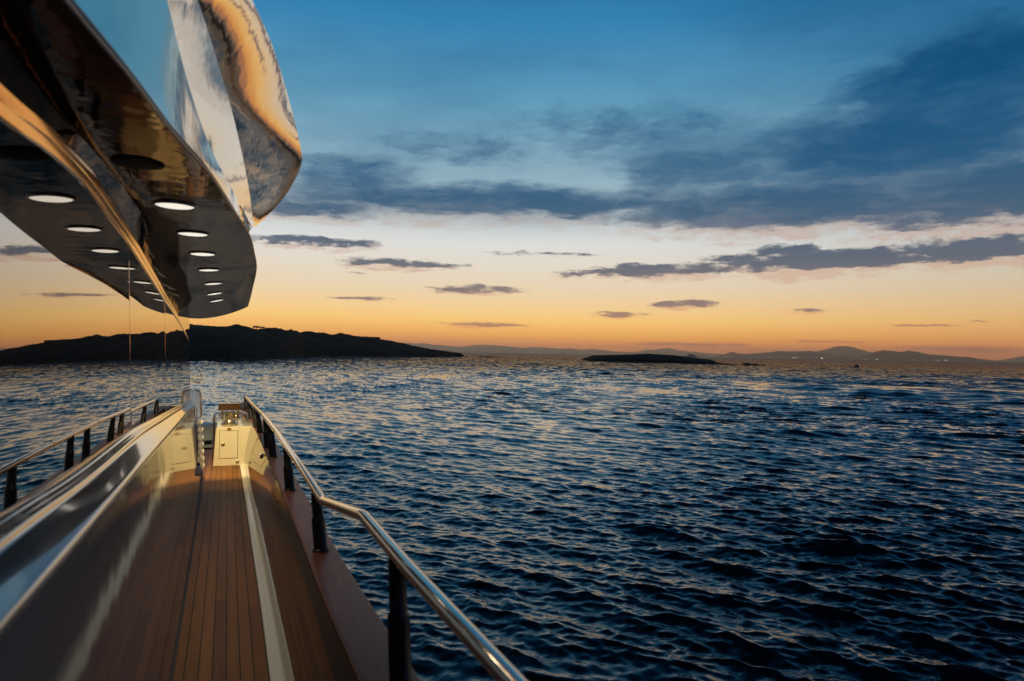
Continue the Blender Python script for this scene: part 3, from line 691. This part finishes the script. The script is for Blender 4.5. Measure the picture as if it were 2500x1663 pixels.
# ------------------------------------------------------------------ land
def hill(name, tab, depth, back, m, nz=0, na=160, nt_=14, shore=None, z0=-.6, rough=.0, prof=.8, seed=1):
    """tab: (azimuth deg, elevation deg seen from the deck, shore distance); a ridge of real height at its own distance"""
    g = np.random.default_rng(seed); ph = g.uniform(0, 6.28, (12, 3)); V = []; F = []
    def bump_(x, y):
        s = 0
        for k in range(12):
            w = (.06*1.6**k); s += math.sin(w*x+ph[k,0]+2*math.sin(.4*w*y+ph[k,1]))*math.cos(w*y*.9+ph[k,2])/1.45**k
        return s
    a0, a1 = tab[0][0], tab[-1][0]
    for i in range(na):
        a = a0+(a1-a0)*i/(na-1); j = max(k for k in range(len(tab)-1) if tab[k][0] <= a+1e-9)
        t = (a-tab[j][0])/(tab[j+1][0]-tab[j][0]); e = tab[j][1]+t*(tab[j+1][1]-tab[j][1]); rs = tab[j][2]+t*(tab[j+1][2]-tab[j][2])
        dp = depth(a) if callable(depth) else depth
        rr_ = rs+dp; h = max(.35, CAMZ+rr_*math.tan(R(e)))
        for k in range(nt_+7):
            if k < nt_: u = k/(nt_-1); r_ = rs-2+u*(dp+2); z = z0+(h-z0)*u**prof
            else: u = (k-nt_+1)/7; r_ = rr_+u*back; z = h+(z0-h)*u**1.5
            x, y = r_*math.sin(R(a)), r_*math.cos(R(a))
            if 0 < k < nt_+6: z += rough*bump_(x, y)*(.25+.75*min(1, max(0, z)/max(h, .1)))
            V.append((x, y, z))
    n = nt_+7
    for i in range(na-1):
        for k in range(n-1): F.append([i*n+k, (i+1)*n+k, (i+1)*n+k+1, i*n+k+1])
    o = obj(name, V, F, m, None, True, 'structure'); return o

def land_mat(name, c1, c2, shore=None):
    m = mat(name, c1, .95); nt = m.node_tree; nb = NB(nt); p = nt.nodes['Principled BSDF']; p.inputs['Specular IOR Level'].default_value = .1
    tc = nt.nodes.new('ShaderNodeTexCoord')
    f = nb.noise(tc.outputs['Object'], .35, 6, .65); c = nb.mix(nb.smooth(f, .4, .65), c1, c2)
    if shore:
        s = nt.nodes.new('ShaderNodeSeparateXYZ'); nt.links.new(tc.outputs['Object'], s.inputs[0])
        c = nb.mix(nb.m('MULTIPLY', nb.smooth(s.outputs[2], 1.3, .5), nb.smooth(f, .35, .6)), c, shore)
    nt.links.new(c, p.inputs['Base Color']); return m
scrub = land_mat('dark_scrub', (.006,.006,.004), (.014,.012,.008), (.06,.05,.04))
rockm = land_mat('dark_rock', (.010,.009,.008), (.028,.024,.02))
head = [(-9,1.75,240),(-5,1.86,205),(-2.69,1.85,199),(-1.69,1.81,201),(.15,1.77,204),(.62,1.84,210),(1.73,1.72,222),(2.21,1.69,230),(3.67,1.57,255),(4.6,1.51,290),(5.65,1.45,342),(7.68,1.33,385),(8.7,1.34,402),(9.1,1.26,408),(9.47,1.16,412),(11.14,1.09,435),(11.56,.93,440),(12.73,.78,450),(14.34,.42,468),(16.13,.22,476),(17.4,.07,500),(18.31,-.06,516),(18.6,-.3,520)]
hill('headland', head, lambda a: 95 if a < 12 else max(14, 95-(a-12)*13), 120, scrub, na=900, nt_=26, rough=.75, prof=.75, seed=3)
isl = [(28.25,-.56,383),(28.72,-.30,381),(29.38,-.09,378),(31.0,-.01,374),(33.95,.13,380),(35.9,.055,365),(37.45,-.11,354),(38.86,-.25,340),(39.4,-.50,336),(40.2,-.57,334),(40.85,-.66,333)]
hill('islet', isl, lambda a: 22 if a < 38.5 else max(4, 22-(a-38.5)*9), 40, rockm, na=300, nt_=16, rough=.10, prof=.45, seed=8)
farm = land_mat('far_slope', (.07,.06,.055), (.10,.085,.07)); nearm = land_mat('hill_slope', (.045,.05,.045), (.06,.06,.05))
fm = [(-6,.2),(4,.45),(10,.55),(12.6,.5),(13.5,.586),(14.1,.701),(14.56,.606),(15.25,.678),(16.05,.554),(16.86,.546),(17.67,.445),(18.5,.425),(19.07,.541),(20,.639),(20.8,.619),(22,.56),(23.4,.44),(24.6,.52),(25.96,.461),(26.7,.407),(27.5,.472),(28.5,.355),(29.2,.433),(30.2,.367),(30.7,.309),(31.5,.24),(33,.249),(33.8,.477),(34.3,.452),(35.2,.599),(35.9,.576),(36.3,.437),(37.4,.374),(38.7,.234),(39.5,.20),(40.5,.05)]
hill('far_mountains', [(a, e, 24000) for a, e in fm], 1500, 1000, farm, na=500, rough=12, z0=-4, seed=5)
n1 = [(39.0,-.02),(39.4,.02),(40.08,.258),(40.49,.409),(40.84,.287),(41.44,.234),(42.78,.351),(43.95,.511),(44.96,.496),(46.24,.547),(46.94,.42),(48.05,.196),(48.6,.251),(49.13,.095),(49.6,-.02)]
hill('coastal_hills', [(a, e, 15000) for a, e in n1], 1000, 800, nearm, na=260, rough=5, z0=-4, seed=6)
n2 = [(45.6,.2),(46.52,.49),(47.22,.653),(47.77,.858),(48.45,.973),(48.99,.934),(49.53,.746),(49.93,.647),(50.33,.489),(51.2,.2),(52,.0)]
hill('mountain_peak', [(a, e, 19500) for a, e in n2], 1200, 800, nearm, na=160, rough=7, z0=-4, seed=7)
n3 = [(49.2,-.02),(49.67,.12),(50.33,.459),(51.1,.678),(51.75,.628),(52.26,.563),(52.7,.671),(53.39,.579),(54,.417),(54.85,.388),(55.68,.289),(56.38,.288),(57.19,.123),(57.9,.03),(58.3,-.02)]
hill('low_hills', [(a, e, 14000) for a, e in n3], 1000, 800, nearm, na=240, rough=5, z0=-4, seed=9)
n4 = [(57.2,0),(58.09,.073),(58.75,.209),(59.47,.41),(60.5,.55),(62,.4),(63.5,.1)]
hill('distant_hills', [(a, e, 20500) for a, e in n4], 1000, 800, farm, na=120, rough=6, z0=-4, seed=10)

def polar(a, r, z=0): return (r*math.sin(R(a)), r*math.cos(R(a)), z)
# hut on the headland ridge
hx_, hy_, _ = polar(11.33, 532); hz = CAMZ+532*math.tan(R(.92))-1.3
hut = empty('stone_hut', 'small flat-roofed hut standing dark on the headland ridge', 'hut', (hx_, hy_, hz))
MB().box(hx_-2.6, hx_+2.6, hy_-2, hy_+2, hz-1.5, hz+2.7).build('wall', rockm, hut, smooth=False)
MB().box(hx_-2.9, hx_+2.9, hy_-2.3, hy_+2.3, hz+2.71, hz+2.95).build('roof', rockm, hut, smooth=False)
MB().box(hx_-.5, hx_+.5, hy_-2.06, hy_-2.01, hz, hz+2).build('door', M['core'], hut, smooth=False)
# shrubs on the skyline
leafm = mat('scrub_leaf', (.012,.014,.009), .9)
for i, (a, e, r_, s, lb) in enumerate(((.62,1.80,304,2.6,'low round shrub on the skyline just left of a wider shrub pair'),(2.05,1.72,324,2.8,'wide dark shrub on the headland skyline'),(2.5,1.68,328,2.2,'shrub crowding the right side of a wide skyline shrub'),(3.66,1.56,350,2.2,'lone small shrub halfway down the headland skyline'),(8.5,1.34,495,4.2,'broad low thicket on the headland skyline before its step down'),(10.4,1.10,522,3.4,'bushy clump on the headland skyline left of the hut'))):
    x, y, _ = polar(a, r_); z = CAMZ+r_*math.tan(R(e))-s*.25
    t = empty('shrub', lb, 'shrub', (x, y, z), 'shrubs along the headland skyline')
    V = []; F = []
    for k in range(420):
        d = rng.normal(0, 1, 3); d /= np.linalg.norm(d); rr_ = s*.5*rng.uniform(.35, 1)**.5
        c = Vector((x+d[0]*rr_*1.25, y+d[1]*rr_, z+abs(d[2])*rr_*.62+.1)); u = Vector(rng.normal(0,1,3)).normalized()*s*.09; v = Vector(rng.normal(0,1,3)).normalized()*s*.07
        b = len(V); V += [tuple(c+u), tuple(c+v), tuple(c-u)]; F.append([b, b+1, b+2])
    obj('foliage', V, F, leafm, t, False)
    MB().tube([(x,y,z-.8),(x+.05,y,z+.2),(x-.1,y,z+s*.25)], [.12,.09,.05], 8).build('stem', leafm, t)

# rocks
def rock(a, r_, w, h, lb, grp, d=None):
    x, y, _ = polar(a, r_); bm = bmesh.new(); bmesh.ops.create_icosphere(bm, subdivisions=3, radius=1)
    ph = rng.uniform(0, 6, 6)
    ta = Vector((math.cos(R(a)), -math.sin(R(a)), 0)); tb = Vector((math.sin(R(a)), math.cos(R(a)), 0)); V = []
    for v in bm.verts:
        c = v.co; k = 1+.22*math.sin(3*c.x+ph[0])*math.cos(2.6*c.y+ph[1])+.16*math.sin(6*c.x+5*c.z+ph[2])+.1*math.sin(11*c.y+8*c.x+ph[3])
        p = ta*(c.x*k*w)+tb*(c.y*k*(d or w*.6)); V.append((x+p.x, y+p.y, -.3+c.z*k*(h+.3)))
    F = [[q.index for q in f.verts] for f in bm.faces]; bm.free()
    o = obj('rock', V, F, rockm, None, True); tagit(o, lb, 'rock', grp); return o
rock(41.68, 349, 2.3, 1.0, 'tallest dark rock just off the right tip of the low islet', 'rocks off the islet tip')
rock(42.25, 349, 3.0, .62, 'long low rock trailing the taller rock off the islet', 'rocks off the islet tip')
rock(42.85, 351, 1.6, .3, 'smallest flat rock at the outer end of the islet rocks', 'rocks off the islet tip')
for a, r_, w, h in ((18.75,540,2.6,.35),(20.1,556,3.2,.6),(20.7,550,3.6,.75),(21.3,545,2.4,.45),(22.6,530,1.8,.25),(24.2,520,2.2,.28),(25.8,500,1.5,.2),(27.0,470,2.2,.3)):
    rock(a, r_, w, h, 'low dark rock awash between the headland and the islet', 'rocks awash between headland and islet')

# ships and boats
shipm = mat('ship_paint', (.55,.5,.48), .5); darkm = mat('dark_boat_paint', (.02,.02,.022), .5)
sx_, sy_, _ = polar(37.37, 2600)
fer = empty('passenger_ferry', 'pale passenger ferry passing behind the right end of the islet', 'ferry', (sx_, sy_, 0))
def shipbox(l0, l1, w, z0, z1, rake=0):
    ta = Vector((math.cos(R(37.37)), -math.sin(R(37.37)), 0)); tb = Vector((math.sin(R(37.37)), math.cos(R(37.37)), 0)); V = []
    for z, dl in ((z0, 0), (z1, rake)):
        for l, s in ((l0-dl,-1),(l1-3,-1),(l1+dl,-.2),(l1+dl,.2),(l1-3,1),(l0-dl,1)):
            p = ta*l+tb*(s*w); V.append((sx_+p.x, sy_+p.y, z))
    return MB().add(V, [[0,1,2,3,4,5],[6,7,8,9,10,11]]+[[i,(i+1)%6,(i+1)%6+6,i+6] for i in range(6)])
shipbox(-17,17,4,-.5,4.5,1.5).build('ship_hull', shipm, fer, smooth=False)
shipbox(-15,12,3.6,4.51,8.2,-.2).build('deckhouse', shipm, fer, smooth=False)
shipbox(-6,9,3,8.21,10.4,-.3).build('bridge', shipm, fer, smooth=False)
shipbox(-9,-6,1.2,8.21,12.6,-.1).build('funnel', darkm, fer, smooth=False)
bx_, by_, _ = polar(49.41, 352)
bt = empty('motor_boat', 'small dark motor boat alone on the open water', 'boat', (bx_, by_, 0))
rows = []
for t in frange(0, 1, 9):
    l = -1.6+3.2*t; w = .75*(1-t**3*.92); zt = .55+.25*t*t
    rows.append([(bx_+l, by_-w, zt), (bx_+l, by_-w*.7, 0), (bx_+l, by_, -.3), (bx_+l, by_+w*.7, 0), (bx_+l, by_+w, zt), (bx_+l, by_, zt-.1)])
MB().loft(rows, True, True).build('boat_hull', darkm, bt, smooth=False)
MB().loft([[(bx_-.7,by_-.5,.5),(bx_+.6,by_-.5,.5),(bx_+.6,by_+.5,.5),(bx_-.7,by_+.5,.5)],[(bx_-.6,by_-.4,1.35),(bx_+.2,by_-.4,1.35),(bx_+.2,by_+.4,1.35),(bx_-.6,by_+.4,1.35)]], True, True).build('wheelhouse', darkm, bt, smooth=False)
tx_, ty_, _ = polar(26.97, 3000)
sb = empty('sailing_boat', 'tiny sailing boat far out on the horizon left of the islet', 'boat', (tx_, ty_, 0))
MB().loft([[(tx_-5+10*t, ty_-1.4*(1-t**3), 1.3), (tx_-5+10*t, ty_, -.2), (tx_-5+10*t, ty_+1.4*(1-t**3), 1.3)] for t in frange(0,.98,7)], True, True).build('boat_hull', darkm, sb, smooth=False)
MB().tube([(tx_,ty_,1),(tx_,ty_,13)], .2, 8).build('mast', darkm, sb)
MB().add([(tx_-.3,ty_-.05,2.5),(tx_-4.5,ty_-.05,2.5),(tx_-.3,ty_-.05,12.5),(tx_-.3,ty_+.05,2.5),(tx_-4.5,ty_+.05,2.5),(tx_-.3,ty_+.05,12.5)], [[0,1,2],[3,5,4],[0,3,4,1],[1,4,5,2],[2,5,3,0]]).build('sail', darkm, sb, smooth=False)

# lights on the far shore
lm = {'white': mat('white_lamp', (.8,.8,.8), emit=((1,.95,.85), 14)), 'orange': mat('orange_lamp', (.8,.5,.2), emit=((1,.45,.12), 12)), 'green': mat('green_lamp', (.5,.8,.6), emit=((.6,1,.75), 14))}
def shore_lamp(a, e, c, r_, s, lb, grp):
    x, y, _ = polar(a, r_); z = CAMZ+r_*math.tan(R(e))
    o = empty('shore_lamp', lb, 'lamp', (x, y, 0), grp)
    MB().tube([(x,y,-1),(x,y,max(1.5,z)-s*.4)], [.5,.25], 8).build('post', darkm, o)
    MB().lathe((x,y,max(1.5,z)), [(s*.2,-s*.5),(s*.5,-s*.2),(s*.5,s*.2),(s*.2,s*.5)], 10).build('lamp_head', lm[c], o)
LW = 'tiny white lamp glowing at the foot of the far hills'
for a, e, s in ((38.82,.02,3.4),(40.08,.012,2.6),(40.31,.015,2.8),(41.89,-.005,2.4),(43.0,.006,2.4),(43.37,.006,2.8),(44.97,.004,4.0),(45.2,.006,4.4),(47.02,.004,4.2),(49.89,-.004,2.6),(50.13,-.01,3.0),(50.75,-.012,4.2),(56.9,.076,2.4),(57.58,-.012,3.4)):
    shore_lamp(a, max(e, -.006), 'white', 13600, s*1.5, LW, 'white lamps along the far shore')
for a in (53.06, 54.55): shore_lamp(a, -.006, 'orange', 13500, 7, 'tiny orange lamp on the far right shore', 'orange lamps along the far shore')
shore_lamp(55.03, 0, 'green', 13500, 8.4, 'tiny greenish lamp beside an orange lamp on the far right shore', None)

# ------------------------------------------------------------------ haze
hz_ = MB().box(-27000, 27000, -27000, 27000, -6, 372)
hm = bpy.data.materials.new('evening_haze'); hm.use_nodes = True; nt = hm.node_tree
for n in list(nt.nodes):
    if n.type != 'OUTPUT_MATERIAL': nt.nodes.remove(n)
pv = nt.nodes.new('ShaderNodeVolumePrincipled'); pv.inputs['Color'].default_value = (.97,.95,.95,1); pv.inputs['Density'].default_value = 5e-5; pv.inputs['Anisotropy'].default_value = .89
nt.links.new(pv.outputs[0], [n for n in nt.nodes if n.type == 'OUTPUT_MATERIAL'][0].inputs['Volume'])
hz_.build('haze', hm, None, smooth=False, kind='stuff')
